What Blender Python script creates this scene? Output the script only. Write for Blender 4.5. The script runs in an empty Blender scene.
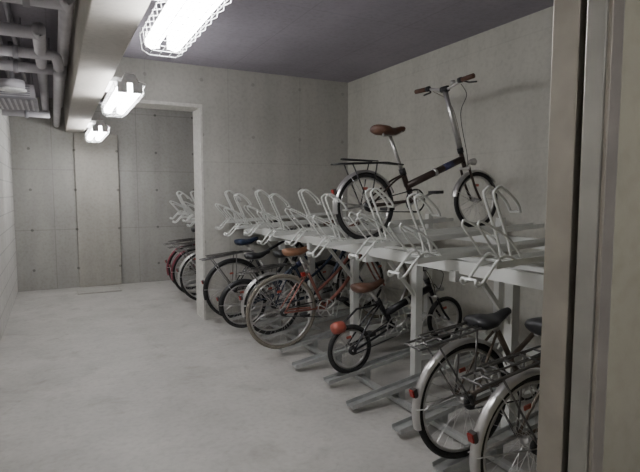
import bpy, math, random
from mathutils import Vector, Matrix
random.seed(4)
scene = bpy.context.scene
col = scene.collection

# ------------------------------------------------------------------ materials
def new_mat(name):
    m = bpy.data.materials.new(name); m.use_nodes = True
    nt = m.node_tree
    return m, nt, nt.nodes["Principled BSDF"]

def paint(name, rgb, rough=0.5, metal=0.0, var=0.12, scale=30.0, bump=0.0):
    m, nt, b = new_mat(name)
    tc = nt.nodes.new("ShaderNodeTexCoord")
    n = nt.nodes.new("ShaderNodeTexNoise"); n.inputs["Scale"].default_value = scale
    n.inputs["Detail"].default_value = 4
    nt.links.new(tc.outputs["Object"], n.inputs["Vector"])
    r = nt.nodes.new("ShaderNodeValToRGB")
    r.color_ramp.elements[0].position = 0.3; r.color_ramp.elements[1].position = 0.7
    r.color_ramp.elements[0].color = (*[c*(1-var) for c in rgb], 1)
    r.color_ramp.elements[1].color = (*[min(1, c*(1+var)) for c in rgb], 1)
    nt.links.new(n.outputs["Fac"], r.inputs["Fac"])
    nt.links.new(r.outputs["Color"], b.inputs["Base Color"])
    b.inputs["Roughness"].default_value = rough
    b.inputs["Metallic"].default_value = metal
    if bump:
        bp = nt.nodes.new("ShaderNodeBump"); bp.inputs["Strength"].default_value = bump
        bp.inputs["Distance"].default_value = 0.003
        nt.links.new(n.outputs["Fac"], bp.inputs["Height"])
        nt.links.new(bp.outputs["Normal"], b.inputs["Normal"])
    return m

def concrete(name, light, dark, axes="xz", panel=None, holes=None, streak=0.5, rough=0.85,
             seam=0.55, mortar=0.008, offset=0.0, cloud=1.1, stains=0.0, holec=0.55):
    m, nt, b = new_mat(name)
    N = nt.nodes; L = nt.links
    tc = N.new("ShaderNodeTexCoord"); sep = N.new("ShaderNodeSeparateXYZ")
    L.new(tc.outputs["Object"], sep.inputs[0])
    comb = N.new("ShaderNodeCombineXYZ")
    idx = {"x": 0, "y": 1, "z": 2}
    L.new(sep.outputs[idx[axes[0]]], comb.inputs[0])
    L.new(sep.outputs[idx[axes[1]]], comb.inputs[1])
    n1 = N.new("ShaderNodeTexNoise"); n1.inputs["Scale"].default_value = cloud
    n1.inputs["Detail"].default_value = 9; n1.inputs["Roughness"].default_value = 0.62
    L.new(tc.outputs["Object"], n1.inputs["Vector"])
    mp = N.new("ShaderNodeMapping"); mp.inputs["Scale"].default_value = (5.0, 0.45, 1)
    L.new(comb.outputs[0], mp.inputs["Vector"])
    n2 = N.new("ShaderNodeTexNoise"); n2.inputs["Scale"].default_value = 1.0
    n2.inputs["Detail"].default_value = 6
    L.new(mp.outputs[0], n2.inputs["Vector"])
    mix = N.new("ShaderNodeMix"); mix.data_type = 'FLOAT'
    mix.inputs[0].default_value = streak
    L.new(n1.outputs["Fac"], mix.inputs[2]); L.new(n2.outputs["Fac"], mix.inputs[3])
    r = N.new("ShaderNodeValToRGB")
    r.color_ramp.elements[0].position = 0.33; r.color_ramp.elements[1].position = 0.66
    r.color_ramp.elements[0].color = (*dark, 1); r.color_ramp.elements[1].color = (*light, 1)
    L.new(mix.outputs[0], r.inputs["Fac"])
    colr = r.outputs["Color"]
    fine = N.new("ShaderNodeTexNoise"); fine.inputs["Scale"].default_value = 28
    fine.inputs["Detail"].default_value = 6
    L.new(tc.outputs["Object"], fine.inputs["Vector"])
    def mul(a, facsock, c):
        mx = N.new("ShaderNodeMix"); mx.data_type = 'RGBA'; mx.blend_type = 'MULTIPLY'
        L.new(facsock, mx.inputs[0]); L.new(a, mx.inputs[6]); mx.inputs[7].default_value = (*c, 1)
        return mx.outputs[2]
    fr = N.new("ShaderNodeMapRange"); fr.inputs[1].default_value = 0.45; fr.inputs[2].default_value = 0.75
    fr.inputs[3].default_value = 0; fr.inputs[4].default_value = 0.45
    L.new(fine.outputs["Fac"], fr.inputs[0])
    colr = mul(colr, fr.outputs[0], (0.72, 0.71, 0.70))
    if stains:
        for sc_, lo, hi, c in ((3.1, 0.54, 0.72, (0.60, 0.58, 0.54)), (7.5, 0.60, 0.74, (0.66, 0.63, 0.58)), (0.6, 0.5, 0.7, (0.80, 0.79, 0.77))):
            s_ = N.new("ShaderNodeTexNoise"); s_.inputs["Scale"].default_value = sc_; s_.inputs["Detail"].default_value = 7
            s_.inputs["Distortion"].default_value = 0.6; s_.inputs["Roughness"].default_value = 0.6
            L.new(tc.outputs["Object"], s_.inputs["Vector"])
            f_ = N.new("ShaderNodeMapRange"); f_.inputs[1].default_value = lo; f_.inputs[2].default_value = hi
            f_.inputs[3].default_value = 0; f_.inputs[4].default_value = stains
            L.new(s_.outputs["Fac"], f_.inputs[0])
            colr = mul(colr, f_.outputs[0], c)
    if panel:
        br = N.new("ShaderNodeTexBrick"); br.offset = offset
        br.inputs["Scale"].default_value = 1.0
        br.inputs["Brick Width"].default_value = panel[0]
        br.inputs["Row Height"].default_value = panel[1]
        br.inputs["Mortar Size"].default_value = mortar
        br.inputs["Mortar Smooth"].default_value = 0.6
        L.new(comb.outputs[0], br.inputs["Vector"])
        colr = mul(colr, br.outputs["Fac"], (seam, seam, seam))
    if holes:
        sc = N.new("ShaderNodeVectorMath"); sc.operation = 'SCALE'; sc.inputs[3].default_value = 1/holes
        L.new(comb.outputs[0], sc.inputs[0])
        f = N.new("ShaderNodeVectorMath"); f.operation = 'FRACTION'; L.new(sc.outputs[0], f.inputs[0])
        s = N.new("ShaderNodeVectorMath"); s.operation = 'SUBTRACT'; L.new(f.outputs[0], s.inputs[0])
        s.inputs[1].default_value = (0.5, 0.5, 0)
        ln = N.new("ShaderNodeVectorMath"); ln.operation = 'LENGTH'; L.new(s.outputs[0], ln.inputs[0])
        lt = N.new("ShaderNodeMath"); lt.operation = 'LESS_THAN'; lt.inputs[1].default_value = 0.02/holes
        L.new(ln.outputs[1], lt.inputs[0])
        colr = mul(colr, lt.outputs[0], (holec,)*3)
    L.new(colr, b.inputs["Base Color"])
    b.inputs["Roughness"].default_value = rough
    b.inputs["Specular IOR Level"].default_value = 0.3
    bp = N.new("ShaderNodeBump"); bp.inputs["Strength"].default_value = 0.25
    bp.inputs["Distance"].default_value = 0.004
    L.new(fine.outputs["Fac"], bp.inputs["Height"]); L.new(bp.outputs["Normal"], b.inputs["Normal"])
    return m

def emis(name, rgb, s):
    m, nt, b = new_mat(name)
    b.inputs["Base Color"].default_value = (0.9, 0.9, 0.9, 1)
    b.inputs["Emission Color"].default_value = (*rgb, 1)
    b.inputs["Emission Strength"].default_value = s
    return m

M = {}
M['wall_x'] = concrete("concrete_wall_back", (0.50, 0.49, 0.45), (0.40, 0.392, 0.355), "xz", (0.9, 1.8), 0.6, seam=0.90, holec=0.78)
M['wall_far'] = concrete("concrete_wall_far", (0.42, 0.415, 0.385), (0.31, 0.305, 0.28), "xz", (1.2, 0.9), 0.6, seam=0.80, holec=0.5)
M['wall_y'] = concrete("concrete_wall_side", (0.55, 0.54, 0.48), (0.455, 0.445, 0.395), "yz", (1.8, 0.9), None, seam=0.93)
M['block'] = concrete("concrete_block", (0.58, 0.57, 0.54), (0.49, 0.48, 0.455), "yz", (0.4, 0.2), None, seam=0.72, offset=0.5, mortar=0.01)
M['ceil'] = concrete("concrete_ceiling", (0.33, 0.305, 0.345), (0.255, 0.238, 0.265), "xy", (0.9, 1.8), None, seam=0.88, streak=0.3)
M['floor'] = concrete("concrete_floor", (0.47, 0.458, 0.43), (0.37, 0.36, 0.335), "xy", None, None, streak=0.15, rough=0.6, cloud=1.9, stains=0.5)
M['pilaster'] = concrete("concrete_pilaster", (0.44, 0.425, 0.38), (0.34, 0.33, 0.295), "xz", None, 0.6)
M['beam'] = concrete("concrete_beam", (0.50, 0.475, 0.43), (0.38, 0.36, 0.325), "xy", None, None, streak=0.2)
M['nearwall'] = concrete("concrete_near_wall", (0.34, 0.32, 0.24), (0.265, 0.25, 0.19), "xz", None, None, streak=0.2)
M['trim'] = paint("painted_trim", (0.58, 0.57, 0.53), 0.7)
M['steel'] = paint("brushed_steel", (0.36, 0.33, 0.28), 0.42, 0.6, 0.12, 12)
M['steel_l'] = paint("light_steel", (0.40, 0.39, 0.35), 0.38, 0.8, 0.1, 12)
M['dark'] = paint("dark_gap", (0.03, 0.03, 0.03), 0.7)
M['rack'] = paint("rack_white_paint", (0.68, 0.69, 0.66), 0.38, 0.15, 0.05, 9)
M['galv'] = paint("galvanised_steel", (0.50, 0.51, 0.50), 0.42, 0.55, 0.14, 14)
M['pipe'] = paint("pipe_lagging", (0.55, 0.53, 0.56), 0.6, 0, 0.08, 8)
M['pipe_d'] = paint("pipe_grey", (0.30, 0.29, 0.31), 0.6, 0, 0.12, 8)
M['lampbody'] = paint("lamp_enamel", (0.85, 0.85, 0.84), 0.4)
M['wire'] = paint("lamp_guard_wire", (0.85, 0.85, 0.85), 0.4, 0.0)
M['tube'] = emis("fluorescent_tube", (0.985, 0.98, 1.0), 38)
M['tyre'] = paint("tyre_rubber", (0.022, 0.022, 0.022), 0.75, 0, 0.2, 60)
M['tyre_g'] = paint("tyre_greyed", (0.20, 0.18, 0.145), 0.75, 0, 0.2, 60)
M['chrome'] = paint("bike_alloy", (0.56, 0.55, 0.54), 0.30, 0.85, 0.08, 20)
M['carrier'] = paint("carrier_grey_steel", (0.17, 0.165, 0.16), 0.35, 0.8, 0.08, 20)
M['black'] = paint("black_plastic", (0.02, 0.02, 0.022), 0.45)
M['red'] = paint("red_reflector", (0.32, 0.025, 0.02), 0.3)
M['orange'] = paint("orange_reflector", (0.34, 0.08, 0.055), 0.4)
M['brown'] = paint("brown_leather", (0.11, 0.05, 0.03), 0.5)
M['tan'] = paint("tan_leather", (0.26, 0.125, 0.065), 0.5)
M['navy'] = paint("navy_vinyl", (0.015, 0.025, 0.055), 0.4)
M['f_brown'] = paint("frame_dark_brown", (0.055, 0.038, 0.032), 0.3, 0.3)
M['f_red'] = paint("frame_copper_rose", (0.27, 0.11, 0.085), 0.3, 0.4)
M['f_black'] = paint("frame_black", (0.015, 0.015, 0.018), 0.3, 0.2)
M['f_silver'] = paint("frame_bronze_grey", (0.17, 0.14, 0.115), 0.3, 0.6)
M['f_navy'] = paint("frame_navy", (0.02, 0.032, 0.06), 0.3, 0.3)
M['f_wine'] = paint("frame_wine", (0.20, 0.04, 0.06), 0.3, 0.3)
M['decal'] = paint("frame_decal", (0.05, 0.055, 0.13), 0.4)

# ------------------------------------------------------------------ mesh builder
class MB:
    def __init__(s): s.v = []; s.f = []; s.m = []; s.sm = []; s.mats = []
    def mi(s, k):
        if k not in s.mats: s.mats.append(k)
        return s.mats.index(k)
    def add(s, vs, fs, k, smooth=True):
        o = len(s.v); s.v += [tuple(p) for p in vs]
        i = s.mi(k)
        for f in fs: s.f.append([a+o for a in f]); s.m.append(i); s.sm.append(smooth)
    def box(s, lo, hi, k):
        x0, y0, z0 = lo; x1, y1, z1 = hi
        vs = [(x0,y0,z0),(x1,y0,z0),(x1,y1,z0),(x0,y1,z0),(x0,y0,z1),(x1,y0,z1),(x1,y1,z1),(x0,y1,z1)]
        s.add(vs, [(0,3,2,1),(4,5,6,7),(0,1,5,4),(1,2,6,5),(2,3,7,6),(3,0,4,7)], k, False)
    def bar(s, p0, p1, w, h, k, up=(0,0,1)):
        p0 = Vector(p0); p1 = Vector(p1); d = (p1-p0).normalized(); up = Vector(up)
        sd = d.cross(up)
        if sd.length < 1e-4: sd = d.cross(Vector((0,1,0)))
        sd.normalize(); u = sd.cross(d)
        vs = []
        for p in (p0, p1):
            for a, b in ((-1,-1),(1,-1),(1,1),(-1,1)):
                vs.append(p+sd*a*w/2+u*b*h/2)
        s.add(vs, [(0,1,2,3),(7,6,5,4),(0,4,5,1),(1,5,6,2),(2,6,7,3),(3,7,4,0)], k, False)
    def tube(s, pts, r, k, seg=8, closed=False, rad=None):
        P = [Vector(p) for p in pts]; n = len(P)
        if n < 2: return
        T = []
        for i in range(n):
            if closed: t = P[(i+1) % n]-P[i-1]
            else: t = P[min(i+1, n-1)]-P[max(i-1, 0)]
            T.append(t.normalized())
        a = Vector((0,1,0)) if abs(T[0].y) < 0.9 else Vector((0,0,1))
        nrm = T[0].cross(a).normalized()
        vs = []
        for i in range(n):
            if i: 
                nrm = nrm - T[i]*nrm.dot(T[i])
                nrm.normalize()
            bn = T[i].cross(nrm)
            rr = rad[i] if rad else r
            for j in range(seg):
                t = 2*math.pi*j/seg
                vs.append(P[i]+nrm*math.cos(t)*rr+bn*math.sin(t)*rr)
        fs = []
        for i in range(n if closed else n-1):
            for j in range(seg):
                a0 = i*seg+j; a1 = i*seg+(j+1) % seg
                b0 = ((i+1) % n)*seg+j; b1 = ((i+1) % n)*seg+(j+1) % seg
                fs.append((a0, a1, b1, b0))
        if not closed:
            fs.append(tuple(range(seg))[::-1]); fs.append(tuple((n-1)*seg+j for j in range(seg)))
        s.add(vs, fs, k, seg > 4)
    def ring(s, c, R, r, k, n=48, seg=8, flat=1.0):
        c = Vector(c)
        vs = []
        for i in range(n):
            t = 2*math.pi*i/n
            for j in range(seg):
                u = 2*math.pi*j/seg
                rr = R+math.cos(u)*r
                vs.append((c.x+rr*math.cos(t), c.y+math.sin(u)*r*flat, c.z+rr*math.sin(t)))
        fs = [(i*seg+j, ((i+1) % n)*seg+j, ((i+1) % n)*seg+(j+1) % seg, i*seg+(j+1) % seg) for i in range(n) for j in range(seg)]
        s.add(vs, fs, k)
    def fender(s, c, R, w, a0, a1, k, n=28, drop=0.012):
        c = Vector(c); prof = [(-1, -1.6), (-0.8, -0.5), (-0.4, -0.12), (0, 0), (0.4, -0.12), (0.8, -0.5), (1, -1.6)]
        vs = []
        for i in range(n+1):
            t = math.radians(a0+(a1-a0)*i/n)
            for y, q in prof:
                rr = R+q*drop
                vs.append((c.x+rr*math.cos(t), c.y+y*w, c.z+rr*math.sin(t)))
        m = len(prof)
        s.add(vs, [(i*m+j, i*m+j+1, (i+1)*m+j+1, (i+1)*m+j) for i in range(n) for j in range(m-1)], k)
    def obj(s, name, parent=None):
        me = bpy.data.meshes.new(name)
        me.from_pydata(s.v, [], s.f)
        for k in s.mats: me.materials.append(M[k])
        me.polygons.foreach_set("material_index", s.m)
        me.polygons.foreach_set("use_smooth", s.sm)
        me.update()
        o = bpy.data.objects.new(name, me); col.objects.link(o)
        if parent: o.parent = parent
        return o

def cr(pts, n=6, closed=False):
    P = [Vector(p) for p in pts]; out = []; N = len(P)
    rng = N if closed else N-1
    for i in range(rng):
        if closed: p0, p1, p2, p3 = P[i-1], P[i], P[(i+1) % N], P[(i+2) % N]
        else: p0, p1, p2, p3 = P[max(i-1,0)], P[i], P[i+1], P[min(i+2,N-1)]
        for j in range(n):
            t = j/n
            out.append(0.5*((2*p1)+(-p0+p2)*t+(2*p0-5*p1+4*p2-p3)*t*t+(-p0+3*p1-3*p2+p3)*t**3))
    if not closed: out.append(P[-1])
    return out

def empty(name, loc=(0,0,0), rot=(0,0,0)):
    e = bpy.data.objects.new(name, None); col.objects.link(e)
    e.location = loc; e.rotation_euler = rot; e.empty_display_size = 0.1
    return e

# ------------------------------------------------------------------ room
CZ = 2.85; XR = 3.38; XL = -0.52; YB = 5.72; YB2 = 6.05; YF = 8.65
def slab(name, lo, hi, k, bevel=0.0):
    b = MB(); b.box(lo, hi, k); o = b.obj(name)
    if bevel:
        md = o.modifiers.new("bevel", 'BEVEL'); md.width = bevel; md.segments = 2
    return o
slab("floor", (XL-0.2, -1.5, -0.15), (XR+0.2, YF+0.2, 0), 'floor')
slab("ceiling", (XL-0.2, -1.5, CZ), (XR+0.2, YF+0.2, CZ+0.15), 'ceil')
slab("wall_right", (XR, 0.6, 0), (XR+0.2, YF+0.2, CZ), 'wall_y')
slab("wall_left", (XL-0.2, -1.5, 0), (XL, YF+0.2, CZ), 'block')
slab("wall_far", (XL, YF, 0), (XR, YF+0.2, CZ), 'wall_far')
b = MB(); b.box((1.5, YB, 0), (XR, YB2, CZ), 'wall_x'); b.box((0.5, YB, 2.42), (1.5, YB2, CZ), 'wall_x'); b.obj("wall_back")
b = MB(); b.box((1.478, YB-0.006, 0), (1.5, YB2+0.006, 2.42), 'trim'); b.obj("trim_1")
b = MB(); b.box((0.5, YB-0.006, 2.395), (1.5, YB2+0.006, 2.42), 'trim'); b.box((0.5, YB-0.01, 2.395), (1.5, YB-0.006, 2.43), 'trim'); b.obj("trim_2")
slab("pilaster_far", (0.3, YF-0.05, 0.0), (0.92, YF-0.001, 2.358), 'pilaster', 0.01)
slab("ceiling_beam", (0.19, -1.5, 2.36), (0.45, YF, CZ), 'beam', 0.008)
slab("wall_front", (0.935, 0.60, 0), (XR+0.2, 0.70, CZ), 'nearwall')
# steel door frame
b = MB()
b.box((0.90, 0.66, 0), (0.935, 0.72, CZ), 'steel')
b.box((0.918, 0.642, 0), (0.935, 0.66, CZ), 'dark')
b.box((0.895, 0.603, 0), (0.935, 0.642, CZ), 'steel_l')
b.box((0.90, 0.594, 0), (0.935, 0.603, CZ), 'steel')
o = b.obj("door_frame"); md = o.modifiers.new("bevel", 'BEVEL'); md.width = 0.002; md.segments = 2
b = MB(); b.box((0.25, 8.0, 0), (0.85, 8.35, 0.008), 'pilaster'); b.box((0.27, 8.02, 0.008), (0.83, 8.33, 0.012), 'floor'); b.obj("floor_hatch")

# ------------------------------------------------------------------ lamps
def lamp(y0, y1, x=0.55, z=2.26):
    e = empty("fluorescent_ceiling_lamp", (x, (y0+y1)/2, z))
    L = (y1-y0)/2
    b = MB()
    vs = []
    for y in (-L, L):
        vs += [(-0.035, y, 0.10), (0.035, y, 0.10), (0.06, y, 0.04), (0.06, y, 0.03), (-0.06, y, 0.03), (-0.06, y, 0.04)]
    fs = [(i, (i+1) % 6, (i+1) % 6+6, i+6) for i in range(6)]+[(5,4,3,2,1,0), (6,7,8,9,10,11)]
    b.add(vs, fs, 'lampbody', False)
    b.box((-0.11, -0.25, 0.095), (0.03, 0.25, 0.13), 'lampbody')
    b.obj("lamp_housing", e)
    b = MB()
    for sx in (-0.058, 0.058):
        b.tube([(sx, -L+0.02, -0.016), (sx, L-0.02, -0.016)], 0.036, 'tube', 14)
    b.obj("lamp_tubes", e)
    b = MB()
    for sy in (-L, L-0.018):
        for sx in (-0.055, 0.055): b.box((sx-0.035, sy, -0.045), (sx+0.035, sy+0.018, 0.035), 'lampbody')
    n = int((y1-y0)/0.09)
    for i in range(n+1):
        y = -L-0.01+(2*L+0.02)*i/n
        b.tube([(-0.06, y, 0.045), (-0.115, y, 0.03), (-0.105, y, -0.055), (-0.07, y, -0.075), (0.07, y, -0.075), (0.105, y, -0.055), (0.115, y, 0.03), (0.06, y, 0.045)], 0.002, 'wire', 5)
    for xx, zz in ((-0.115, 0.02), (-0.108, -0.03), (-0.07, -0.075), (-0.02, -0.075), (0.03, -0.075), (0.07, -0.075), (0.108, -0.03), (0.115, 0.02)):
        b.tube([(xx, -L-0.01, zz), (xx, L+0.01, zz)], 0.002, 'wire', 5)
    b.obj("lamp_guard", e)
lamp(1.75, 2.88); lamp(4.2, 5.35); lamp(7.0, 8.15)
lamp(-1.0, -0.1)  # added lamp, unseen behind the camera, brightens the near wall and door frame

# ------------------------------------------------------------------ ceiling pipes (left)
def pipe(pts, r, k='pipe', flanges=()):
    b = MB(); b.tube(cr(pts, 5) if len(pts) > 2 else pts, r, k, 14)
    P = [Vector(p) for p in pts]
    for i, f in flanges:
        c = P[i].lerp(P[i+1], f); d = (P[i+1]-P[i]).normalized()
        b.tube([c-d*0.02, c+d*0.02], r*1.28, 'pipe_d' if k == 'pipe' else k, 14)
    a, z = P[0], P[-1]
    for f in (0.2, 0.8):
        c = P[0].lerp(P[1], f) if len(P) > 2 else a.lerp(z, f)
        b.tube([c, (c.x, c.y, CZ)], 0.005, 'pipe_d', 6)
    b.obj("ceiling_pipe")
pipe([(XL, 3.75, 2.66), (0.0, 3.75, 2.66), (0.08, 3.75, 2.66), (0.12, 3.8, 2.66), (0.12, 3.95, 2.66), (0.12, 8.0, 2.66)], 0.045, flanges=((0,.3),(0,.8)))
pipe([(XL, 4.3, 2.60), (-0.15, 4.3, 2.60), (-0.08, 4.3, 2.60), (-0.05, 4.35, 2.60), (-0.05, 4.55, 2.6), (-0.05, 8.6, 2.6)], 0.045, flanges=((0,.5),))
pipe([(XL, 4.85, 2.58), (-0.1, 4.85, 2.58), (0.04, 4.85, 2.58), (0.07, 4.85, 2.55), (0.08, 4.88, 2.5), (0.08, 4.95, 2.47), (0.08, 5.2, 2.46), (0.08, 8.6, 2.46)], 0.042, flanges=((0,.2),(0,.7)))
pipe([(XL, 5.35, 2.57), (0.15, 5.35, 2.57)], 0.045, flanges=((0,.4),))
pipe([(-0.38, 2.6, 2.77), (-0.38, 8.6, 2.77)], 0.035)
pipe([(-0.25, 3.2, 2.80), (-0.25, 8.6, 2.80)], 0.022, 'pipe_d')
pipe([(XL, 7.4, 2.44), (0.0, 7.4, 2.44)], 0.045, flanges=((0,.5),))
pipe([(XL, 7.9, 2.5), (0.0, 7.9, 2.5)], 0.035)
b = MB()
b.box((-0.50, 5.95, 2.40), (-0.13, 6.75, 2.53), 'pipe')
b.box((-0.52, 5.93, 2.385), (-0.11, 6.77, 2.40), 'pipe_d')
for i in range(7):
    x = -0.47+0.05*i; b.box((x, 6.0, 2.375), (x+0.02, 6.7, 2.386), 'pipe')
for i in range(5):
    b.box((-0.46, 5.943, 2.415+0.022*i), (-0.17, 5.951, 2.425+0.022*i), 'pipe_d')
for x in (-0.47, -0.16):
    for y in (6.0, 6.7): b.tube([(x, y, 2.52), (x, y, CZ)], 0.006, 'pipe_d', 6)
o = b.obj("ventilation_unit"); md = o.modifiers.new("bevel", 'BEVEL'); md.width = 0.003; md.segments = 1
b = MB()
b.tube([(-0.3, 5.65, 2.42), (-0.3, 5.65, 2.50)], 0.10, 'pipe', 20); b.tube([(-0.3, 5.65, 2.50), (-0.3, 5.65, CZ)], 0.02, 'pipe_d', 10)
b.tube([(-0.3, 5.65, 2.405), (-0.3, 5.65, 2.42)], 0.115, 'lampbody', 20)
b.obj("ceiling_vent")
pipe([(0.5, 7.2, 2.62), (1.6, 7.2, 2.62), (3.3, 7.2, 2.62)], 0.03, 'pipe_d')

# ------------------------------------------------------------------ racks
def rack(y_start, n_up, sp_up, ylow, post_ys, y0, y1):
    e = empty("two_tier_bicycle_rack", (0, 0, 0))
    b = MB()
    b.bar((1.98, y0, 1.045), (1.98, y1, 1.045), 0.05, 0.07, 'rack')
    b.bar((2.98, y0, 1.10), (2.98, y1, 1.10), 0.05, 0.07, 'rack')
    b.bar((2.40, y0, 1.00), (2.40, y1, 1.00), 0.05, 0.07, 'rack')
    b.bar((3.25, y0, 0.22), (3.25, y1, 0.22), 0.05, 0.05, 'rack')
    for y in post_ys:
        b.bar((2.40, y, 0.01), (2.40, y, 1.05), 0.06, 0.06, 'rack', (0,1,0))
        b.bar((3.25, y, 0.01), (3.25, y, 1.25), 0.055, 0.055, 'rack', (0,1,0))
        b.bar((1.93, y, 0.995), (3.25, y, 0.995), 0.05, 0.06, 'rack')
        b.bar((2.40, y, 0.66), (2.14, y, 0.96), 0.025, 0.025, 'rack')
        b.box((2.33, y-0.07, 0), (2.47, y+0.07, 0.012), 'galv')
        b.bar((2.40, y, 0.20), (3.25, y, 0.20), 0.04, 0.04, 'rack')
    b.obj("rack_posts", e)
    b = MB(); g = MB()
    for i in range(n_up):
        y = y_start+sp_up*i; dz = -0.035 if i % 2 else 0.0; dx = 0.0 if i % 2 else 0.05
        z0 = 1.115+dz; z1 = z0+0.080
        x0 = 1.68+dx; x1 = 3.26
        b.bar((x0, y, z0), (x1, y, z1), 0.10, 0.006, 'rack')
        for sy in (-0.05, 0.05):
            b.bar((x0, y+sy, z0+0.013), (x1, y+sy, z1+0.013), 0.006, 0.030, 'rack')
        w = 0.042
        def loop(pts, r=0.008, ww=w, cl=True):
            A = cr([(x0+px, 0, z0+pz) for px, pz in pts], 4)
            L1 = [(p.x, y-ww, p.z) for p in A]; L2 = [(p.x, y+ww, p.z) for p in reversed(A)]
            g.tube(L1+L2, r, 'rack', 7, closed=cl)
        loop([(0.13, 0.03), (0.05, 0.055), (0.0, 0.02), (-0.07, -0.055), (-0.10, -0.07), (-0.115, -0.06), (-0.11, -0.045)], 0.0072, 0.045)
        loop([(0.03, 0.03), (-0.03, 0.10), (-0.105, 0.185), (-0.11, 0.205), (-0.085, 0.21), (0.07, 0.135), (0.17, 0.03)], 0.0058, 0.048)
        loop([(0.12, 0.02), (0.085, 0.13), (0.00, 0.315), (0.005, 0.35), (0.045, 0.36), (0.13, 0.30), (0.165, 0.25)], 0.0070, 0.03)
    b.obj("upper_trays", e); g.obj("wheel_guides", e)
    b = MB(); g = MB()
    for i, y in enumerate(ylow):
        dx = 0.09 if i % 2 else 0.15
        p0 = Vector((1.60+dx, y, 0.022+0.147*dx)); p1 = Vector((3.20, y, 0.022+0.147*1.60))
        b.bar(p0, p1, 0.085, 0.006, 'galv')
        for sy in (-0.043, 0.043):
            b.bar(p0+Vector((0, sy, 0.012)), p1+Vector((0, sy, 0.012)), 0.006, 0.030, 'galv')
        b.bar((2.1, y, 0.0), (2.1, y, 0.09), 0.05, 0.05, 'galv', (0,1,0))
        A = cr([(2.55, 0, 0.17), (2.60, 0, 0.38), (2.66, 0, 0.46), (2.74, 0, 0.42), (2.80, 0, 0.21)], 4)
        g.tube([(p.x, y-0.045, p.z) for p in A]+[(p.x, y+0.045, p.z) for p in reversed(A)], 0.006, 'rack', 7, closed=True)
    b.bar((2.05, y0, 0.03), (2.05, y1, 0.03), 0.04, 0.03, 'galv')
    b.obj("lower_trays", e); g.obj("lower_wheel_guides", e)
LOW = [1.50+0.44*k for k in range(10)]
rack(1.68, 9, 0.493, LOW, [1.25, 2.13, 3.03, 3.93, 4.81, 5.6], 1.15, 5.68)
rack(6.35, 5, 0.46, [6.5, 6.95, 7.4, 7.85, 8.25], [6.25, 7.2, 8.45], 6.2, 8.5)

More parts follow.
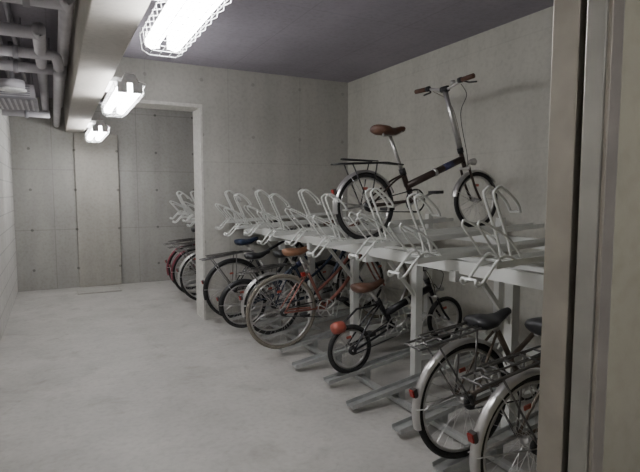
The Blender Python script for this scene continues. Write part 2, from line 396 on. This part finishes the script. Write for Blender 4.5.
# ------------------------------------------------------------------ bicycles
def bike(name, loc, pitch=8.36, style='city', wr=0.34, wf=None, wb=1.08, frame='f_black', saddle='black',
         seat=0.86, bar=1.0, rackp=True, fend='chrome', tyre='tyre', basket=False, grips='black',
         reflect='red', yaw=0, barw=0.26, guard=False, lean=0, carrier='carrier'):
    wf = wf or wr
    e = empty(name, loc, (math.radians(lean), -math.radians(pitch), math.radians(yaw)))
    tr = 0.018 if wr > 0.22 else 0.019
    def wheel(nm, cx, r, rear):
        b = MB(); c = (cx, 0, r)
        b.ring(c, r-tr, tr, tyre, 56, 10)
        b.ring(c, r-tr*2-0.006, 0.009, 'chrome', 56, 6, 1.2)
        b.tube([(cx, -0.055, r), (cx, 0.055, r)], 0.009, 'chrome', 8)
        b.tube([(cx, -0.03, r), (cx, 0.03, r)], 0.02 if rear else 0.016, 'chrome', 12)
        n = 28; R = r-tr*2-0.01
        for i in range(n):
            t = 2*math.pi*i/n; off = 0.55*(1 if i % 4 < 2 else -1); y = 0.028*(1 if i % 2 else -1)
            b.tube([(cx+0.02*math.cos(t+off*2), y, r+0.02*math.sin(t+off*2)), (cx+R*math.cos(t), 0, r+R*math.sin(t))], 0.0013, 'chrome', 3)
        if rear:
            b.tube([(cx, -0.052, r), (cx, -0.034, r)], 0.034, 'black', 16)
        b.box((cx-0.02, -0.012, r+R*0.6), (cx+0.02, -0.006, r+R*0.6+0.02), 'orange')
        b.obj(nm, e)
    wheel("rear_wheel", 0, wr, True); wheel("front_wheel", wb, wf, False)
    dr = Vector((-0.30, 0, 0.954))
    ax = Vector((wb, 0, wf)); crown = ax+dr*(wf+0.045)+Vector((-0.035, 0, 0))
    hb = crown+dr*0.01; ht = hb+dr*(0.13)
    bz = bar; bt = (bz-ht.z)/dr.z; bc = ht+dr*bt
    BB = Vector((0.42 if wr > 0.22 else 0.40, 0, 0.275 if wr > 0.28 else 0.27))
    sd = Vector((0.235, 0, seat)); sdir = (sd-BB).normalized()
    st = BB+sdir*((0.40 if style != 'fold' else 0.24))
    RA = Vector((0, 0, wr))
    f = MB()
    f.tube([BB, st], 0.0155, frame, 10)
    f.tube([hb, ht], 0.019, frame, 12)
    f.tube([BB-Vector((0, 0.04, 0)), BB+Vector((0, 0.04, 0))], 0.022, frame, 12)
    for sy in (-1, 1):
        f.tube(cr([BB+Vector((-0.02, sy*0.02, 0)), BB.lerp(RA, .3)+Vector((0, sy*0.035, 0)), RA+Vector((0, sy*0.06, 0))], 4), 0.009, frame, 8)
        f.tube(cr([st+Vector((0, sy*0.012, -0.03)), st.lerp(RA, .35)+Vector((0, sy*0.035, 0)), RA+Vector((0, sy*0.06, 0))], 4), 0.0075, frame, 8)
    mid = lambda a, b_, t: a.lerp(b_, t)
    if style == 'city':
        f.tube(cr([hb+dr*0.03, mid(hb, BB, .45)+Vector((0.0, 0, -0.055)), BB+Vector((0.01, 0, 0.005))], 8), 0.017, frame, 10)
        tgt = BB+sdir*0.17
        f.tube(cr([ht-dr*0.02, mid(ht, tgt, .5)+Vector((0.0, 0, -0.05)), tgt], 8), 0.014, frame, 10)
    elif style == 'diamond':
        f.tube([hb+dr*0.02, BB], 0.018, frame, 10)
        f.tube([ht-dr*0.02, st-sdir*0.03], 0.015, frame, 10)
    else:
        tgt = BB+sdir*0.12; src = hb+dr*0.07
        f.tube([src, tgt], 0.028, frame, 14)
        f.tube([mid(src, tgt, .50), mid(src, tgt, .54)], 0.034, 'chrome', 14)
        f.tube([mid(src, tgt, .2), mid(src, tgt, .36)], 0.0285, 'decal', 14)
        f.tube([tgt+Vector((0.03, 0, -0.02)), BB], 0.014, frame, 10)
        f.tube([tgt, st], 0.021, frame, 10)
        f.tube([st-sdir*0.03, st+sdir*0.02], 0.025, 'black', 12)
    f.obj("frame", e)
    k = MB(); fk = frame
    k.tube([crown-Vector((0, 0.058, 0)), crown+Vector((0, 0.058, 0))], 0.013, 'chrome', 10)
    for sy in (-1, 1):
        k.tube(cr([crown+Vector((0, sy*0.05, 0)), crown.lerp(ax, .6)+Vector((-0.012, sy*0.052, 0)), ax+Vector((0, sy*0.052, 0))], 5), 0.010, fk, 8)
    k.obj("fork", e)
    s = MB()
    s.tube([st-sdir*0.05, sd-Vector((0, 0, 0.045))], 0.0135, 'chrome', 10)
    s.tube([st-sdir*0.02, st+sdir*0.015], 0.021, 'chrome', 12)
    secs = [(-0.135, .035, .012), (-0.125, .075, .03), (-0.09, .098, .036), (-0.04, .092, .034), (0.0, .062, .03), (0.05, .036, .027), (0.10, .027, .024), (0.13, .022, .018), (0.142, .008, .008)]
    vs = []; n = 14
    for x, w, h in secs:
        zc = 0.012*(abs(x+0.0)/0.13)**2 - (0.008 if -0.03 < x < 0.06 else 0)
        for j in range(n):
            t = 2*math.pi*j/n
            vs.append((sd.x+x, w*math.cos(t), sd.z+zc+(h*math.sin(t) if math.sin(t) > 0 else h*1.1*math.sin(t))-0.01))
    fs = [(i*n+j, i*n+(j+1) % n, (i+1)*n+(j+1) % n, (i+1)*n+j) for i in range(len(secs)-1) for j in range(n)]
    fs += [tuple(range(n))[::-1], tuple((len(secs)-1)*n+j for j in range(n))]
    s.add(vs, fs, saddle)
    for sy in (-0.022, 0.022):
        s.tube([(sd.x-0.10, sy, sd.z-0.03), (sd.x-0.04, sy, sd.z-0.05), (sd.x+0.04, sy, sd.z-0.048), (sd.x+0.10, sy, sd.z-0.02)], 0.004, 'chrome', 6)
    for sy in (-0.045, 0.045):
        s.tube([(sd.x-0.09+0.004*math.cos(t), sy+0.014*math.cos(t), sd.z-0.055+0.03*t/25) for t in [q*0.6 for q in range(42)]], 0.003, 'chrome', 5)
    s.obj("saddle", e)
    h = MB()
    h.tube([ht-dr*0.01, bc], 0.014 if style != 'fold' else 0.020, 'chrome', 12)
    h.tube([ht-dr*0.012, ht+dr*0.03], 0.025, 'black' if style == 'fold' else 'chrome', 12)
    if style == 'fold':
        pp = cr([bc+Vector((-0.02, -barw, 0.035)), bc+Vector((0, -barw*.55, 0.03)), bc+Vector((0.0, -0.05, 0.0)), bc, bc+Vector((0, 0.05, 0)), bc+Vector((0, barw*.55, 0.03)), bc+Vector((-0.02, barw, 0.035))], 5)
        h.tube(pp, 0.012, 'chrome', 10)
        h.tube([bc-Vector((0, 0.035, 0)), bc+Vector((0, 0.035, 0))], 0.024, 'black', 10)
        for sg in (-1, 1):
            a = bc+Vector((-0.022, sg*(barw+0.02), 0.036)); c2 = bc+Vector((-0.012, sg*(barw-0.10), 0.034))
            h.tube([a, c2], 0.0185, grips, 12)
            h.tube([c2+Vector((0.02, -sg*0.02, -0.005)), c2+Vector((0.055, sg*0.01, -0.02)), c2+Vector((0.05, sg*0.09, -0.03))], 0.007, 'black', 6)
            h.tube([c2+Vector((0, -sg*0.005, 0)), c2+Vector((0, -sg*0.04, 0))], 0.021, 'black', 10)
    else:
        half = [(0.0, 0.0, 0.0), (0.02, 0.06, 0.012), (0.035, 0.14, 0.03), (0.0, 0.21, 0.03), (-0.07, barw-0.02, 0.02), (-0.17, barw, 0.005)]
        pp = cr([bc+Vector((x, -y, z)) for x, y, z in reversed(half)]+[bc+Vector((x, y, z)) for x, y, z in half[1:]], 5)
        h.tube(pp, 0.011, 'chrome', 10)
        for sg in (-1, 1):
            h.tube([bc+Vector((-0.07, sg*(barw-0.02), 0.02)), bc+Vector((-0.18, sg*(barw+0.002), 0.004))], 0.017, grips, 12)
            h.tube([bc+Vector((-0.03, sg*(barw-0.05), 0.02)), bc+Vector((-0.04, sg*(barw+0.02), -0.01)), bc+Vector((-0.13, sg*(barw+0.03), -0.03))], 0.006, 'chrome', 6)
    for sg in (-1, 1):
        h.tube(cr([bc+Vector((0.02, sg*0.16, 0.01)), bc+Vector((0.12, sg*0.11, -0.06)), bc+Vector((0.13, sg*0.03, -0.2)), ht+Vector((0.05, sg*0.02, -0.03)), crown+Vector((0.02, sg*0.01, 0.0))], 6), 0.0028, 'black' if sg < 0 else 'f_silver', 5)
    h.tube([bc+Vector((0.0, -0.09, 0.02)), bc+Vector((0, -0.09, 0.05))], 0.018, 'chrome', 10)
    h.obj("handlebar", e)
    q = MB()
    if fend:
        q.fender((0, 0, wr), wr+0.018, 0.027, 20, 188, fend)
        q.fender((wb, 0, wf), wf+0.018, 0.027, 35, 170, fend)
        for sy in (-1, 1):
            for a in (168, 120):
                t = math.radians(a); q.tube([(0, sy*0.062, wr), ((wr+0.015)*math.cos(t), sy*0.027, wr+(wr+0.01)*math.sin(t))], 0.0028, 'chrome', 5)
            t = math.radians(160); q.tube([(wb, sy*0.058, wf), (wb+(wf+0.015)*math.cos(t), sy*0.027, wf+(wf+0.01)*math.sin(t))], 0.0028, 'chrome', 5)
        t = math.radians(155)
        rx, rz = (wr+0.032)*math.cos(t), wr+(wr+0.032)*math.sin(t)
        q.bar((rx+0.006, 0, rz-0.022), (rx-0.0, 0, rz+0.022), 0.034, 0.02, 'carrier')
        q.bar((rx-0.004, 0, rz-0.018), (rx-0.010, 0, rz+0.018), 0.028, 0.016, reflect)
    elif reflect == 'orange':
        rx, rz = -0.07, wr*2+0.0
        vs = []; n = 14
        for x, r_ in ((-0.06, .02), (-0.05, .045), (-0.02, .055), (0.03, .052), (0.05, .03)):
            for j in range(n):
                t = 2*math.pi*j/n; vs.append((rx+x, r_*1.0*math.cos(t), rz+r_*0.85*math.sin(t)))
        fs = [(i*n+j, i*n+(j+1) % n, (i+1)*n+(j+1) % n, (i+1)*n+j) for i in range(4) for j in range(n)]+[tuple(range(n))[::-1], tuple(4*n+j for j in range(n))]
        q.add(vs, fs, 'orange')
        q.bar((rx+0.04, 0, rz+0.02), (0.10, 0, rz+0.10), 0.012, 0.012, 'black')
        q.bar((0.10, 0, rz+0.10), (st.x, 0, st.z-0.02), 0.012, 0.012, 'black')
    else:
        rx, rz = st.x-0.03, st.z-0.03
        q.box((rx-0.03, -0.02, rz-0.015), (rx, 0.02, rz+0.02), reflect)
    lc = crown+Vector((0.07, 0, 0.05))
    q.tube([lc+Vector((-0.03, 0, 0)), lc, lc+Vector((0.03, 0, 0)), lc+Vector((0.035, 0, 0))], 0.02, 'chrome', 12, rad=[0.01, 0.024, 0.03, 0.028])
    q.tube([crown, lc], 0.006, 'chrome', 6)
    q.obj("fenders", e)
    d = MB()
    cy = -0.05; cr_r = 0.085 if wr > 0.22 else 0.075
    d.ring((BB.x, cy, BB.z), cr_r, 0.007, 'black' if guard or frame == 'f_brown' else 'chrome', 36, 6, 0.5)
    for i in range(5):
        t = 2*math.pi*i/5; d.tube([(BB.x, cy, BB.z), (BB.x+cr_r*math.cos(t), cy, BB.z+cr_r*math.sin(t))], 0.006, 'chrome', 6)
    for sg in (1, -1):
        d.tube([(BB.x, cy, BB.z+sg*cr_r), (0, -0.045, wr+sg*0.034)], 0.0045, 'black', 5)
    ca = math.radians(-50 if guard else 20)
    for sg, yy in ((1, -0.075), (-1, 0.075)):
        px = BB.x+sg*0.165*math.cos(ca); pz = BB.z+sg*0.165*math.sin(ca)
        d.tube([(BB.x, yy, BB.z), (px, yy, pz)], 0.009, 'chrome', 8)
        y2 = yy+(-0.055 if yy < 0 else 0.055)
        d.box((px-0.035, min(yy, y2)-0.02, pz-0.011), (px+0.035, max(yy, y2)+0.02, pz+0.011), 'black')
    if guard:
        up = [Vector((BB.x+cr_r*1.25*math.cos(math.radians(a)), -0.065, BB.z+cr_r*1.25*math.sin(math.radians(a)))) for a in range(-20, 110, 15)]
        d.tube(up+[Vector((0.0, -0.062, wr+0.06))], 0.012, frame, 8)
    d.tube([(-0.0, 0.075, wr), (-0.12 if wr < .28 else -0.16, 0.09, wr*0.95), (-0.28*wr/0.34, 0.09, wr*0.75)], 0.007, 'chrome', 7)
    d.obj("drivetrain", e)
    if rackp:
        r = MB(); zz = 2*wr+0.065; xa, xb = -0.27*wr/0.32-0.02, 0.17
        rk = carrier if frame != 'f_brown' else 'black'
        loop = cr([(xb, -0.055, zz), (xa+0.03, -0.06, zz), (xa, -0.04, zz), (xa, 0.04, zz), (xa+0.03, 0.06, zz), (xb, 0.055, zz)], 4)
        r.tube(loop, 0.006, rk, 7)
        r.tube([(xa, 0, zz), (xb, 0, zz)], 0.005, rk, 6)
        for i in range(5):
            x = xa+0.06+(xb-xa-0.1)*i/4; r.tube([(x, -0.057, zz), (x, 0.057, zz)], 0.005, rk, 6)
        for sy in (-1, 1):
            r.tube([(0, sy*0.066, wr), (xa+0.10, sy*0.06, zz)], 0.0055, rk, 6)
            r.tube([(0, sy*0.066, wr), (0.08, sy*0.057, zz)], 0.0055, rk, 6)
            r.tube([(xb, sy*0.055, zz), (st.x, sy*0.015, max(zz-0.02, st.z-0.06))], 0.0055, rk, 6)
        r.tube(cr([(0.1, -0.04, zz+0.012), (xa+0.08, -0.035, zz+0.03), (xa+0.06, 0, zz+0.035), (xa+0.08, 0.035, zz+0.03), (0.1, 0.04, zz+0.012)], 4), 0.0045, rk, 6)
        r.obj("rear_carrier", e)
    return e

def lowz(x): return 0.026+0.147*(x-1.60)
UP = 1.68+3*0.493
bike("folding_bicycle", (2.03, UP, 1.080+0.0506*0.35+0.004), 2.9, 'fold', 0.25, 0.235, 1.085, 'f_brown', 'brown', 0.81, 1.12, True, 'chrome', grips='brown', barw=0.31)
bike("city_bicycle", (1.80, LOW[9], lowz(1.80)), style='diamond', wr=0.33, wb=1.05, frame='f_black', saddle='navy', seat=0.84, bar=0.95, fend='black', barw=0.22)
bike("small_bicycle", (1.75, LOW[8], lowz(1.75)), style='fold', wr=0.25, wb=0.98, frame='f_navy', saddle='black', seat=0.74, bar=0.86, fend='black', rackp=False, barw=0.22)
bike("city_bicycle", (1.90, LOW[7], lowz(1.90)), style='city', wr=0.30, wb=1.02, frame='f_navy', saddle='black', seat=0.78, bar=0.96, fend='chrome', barw=0.22)
bike("city_bicycle", (1.82, LOW[6], lowz(1.82)), style='city', wr=0.34, wb=1.08, frame='f_red', saddle='tan', seat=0.86, bar=1.0, fend=None, rackp=False, tyre='tyre_g', reflect='red', barw=0.24, grips='brown')
bike("folding_bicycle", (1.98, LOW[4], lowz(1.98)), style='fold', wr=0.19, wf=0.185, wb=0.94, frame='f_black', saddle='brown', seat=0.64, bar=0.66, fend=None, rackp=False, reflect='orange', barw=0.2)
bike("city_bicycle", (1.90, LOW[1], lowz(1.90)), style='city', wr=0.31, wb=1.04, frame='f_silver', saddle='black', seat=0.70, bar=0.84, fend='chrome', guard=True, barw=0.22)
bike("city_bicycle", (1.84, LOW[0]-0.02, lowz(1.84)), style='city', wr=0.31, wb=1.05, frame='f_silver', saddle='black', seat=0.80, bar=0.96, fend='chrome', guard=True, barw=0.22)
bike("city_bicycle", (1.75, 6.5, lowz(1.75)), style='city', wr=0.33, wb=1.06, frame='f_black', saddle='black', barw=0.22)
bike("city_bicycle", (1.75, 6.95, lowz(1.75)), style='city', wr=0.33, wb=1.06, frame='f_wine', saddle='brown', fend='f_wine', barw=0.22)
bike("city_bicycle", (1.78, 7.4, lowz(1.78)), style='city', wr=0.33, wb=1.06, frame='f_wine', saddle='black', fend='f_wine', barw=0.22)

# ------------------------------------------------------------------ world, camera
w = bpy.data.worlds.new("world"); scene.world = w; w.use_nodes = True
bg = w.node_tree.nodes["Background"]; bg.inputs[0].default_value = (0.94, 0.91, 1.0, 1); bg.inputs[1].default_value = 0.15

cam = bpy.data.cameras.new("camera"); co = bpy.data.objects.new("camera", cam); col.objects.link(co)
cam.lens = 28.7; cam.sensor_width = 36; cam.clip_start = 0.02
co.location = (0, 0, 1.45); co.rotation_euler = (math.radians(90-4.8), 0, math.radians(-27.5))
scene.camera = co
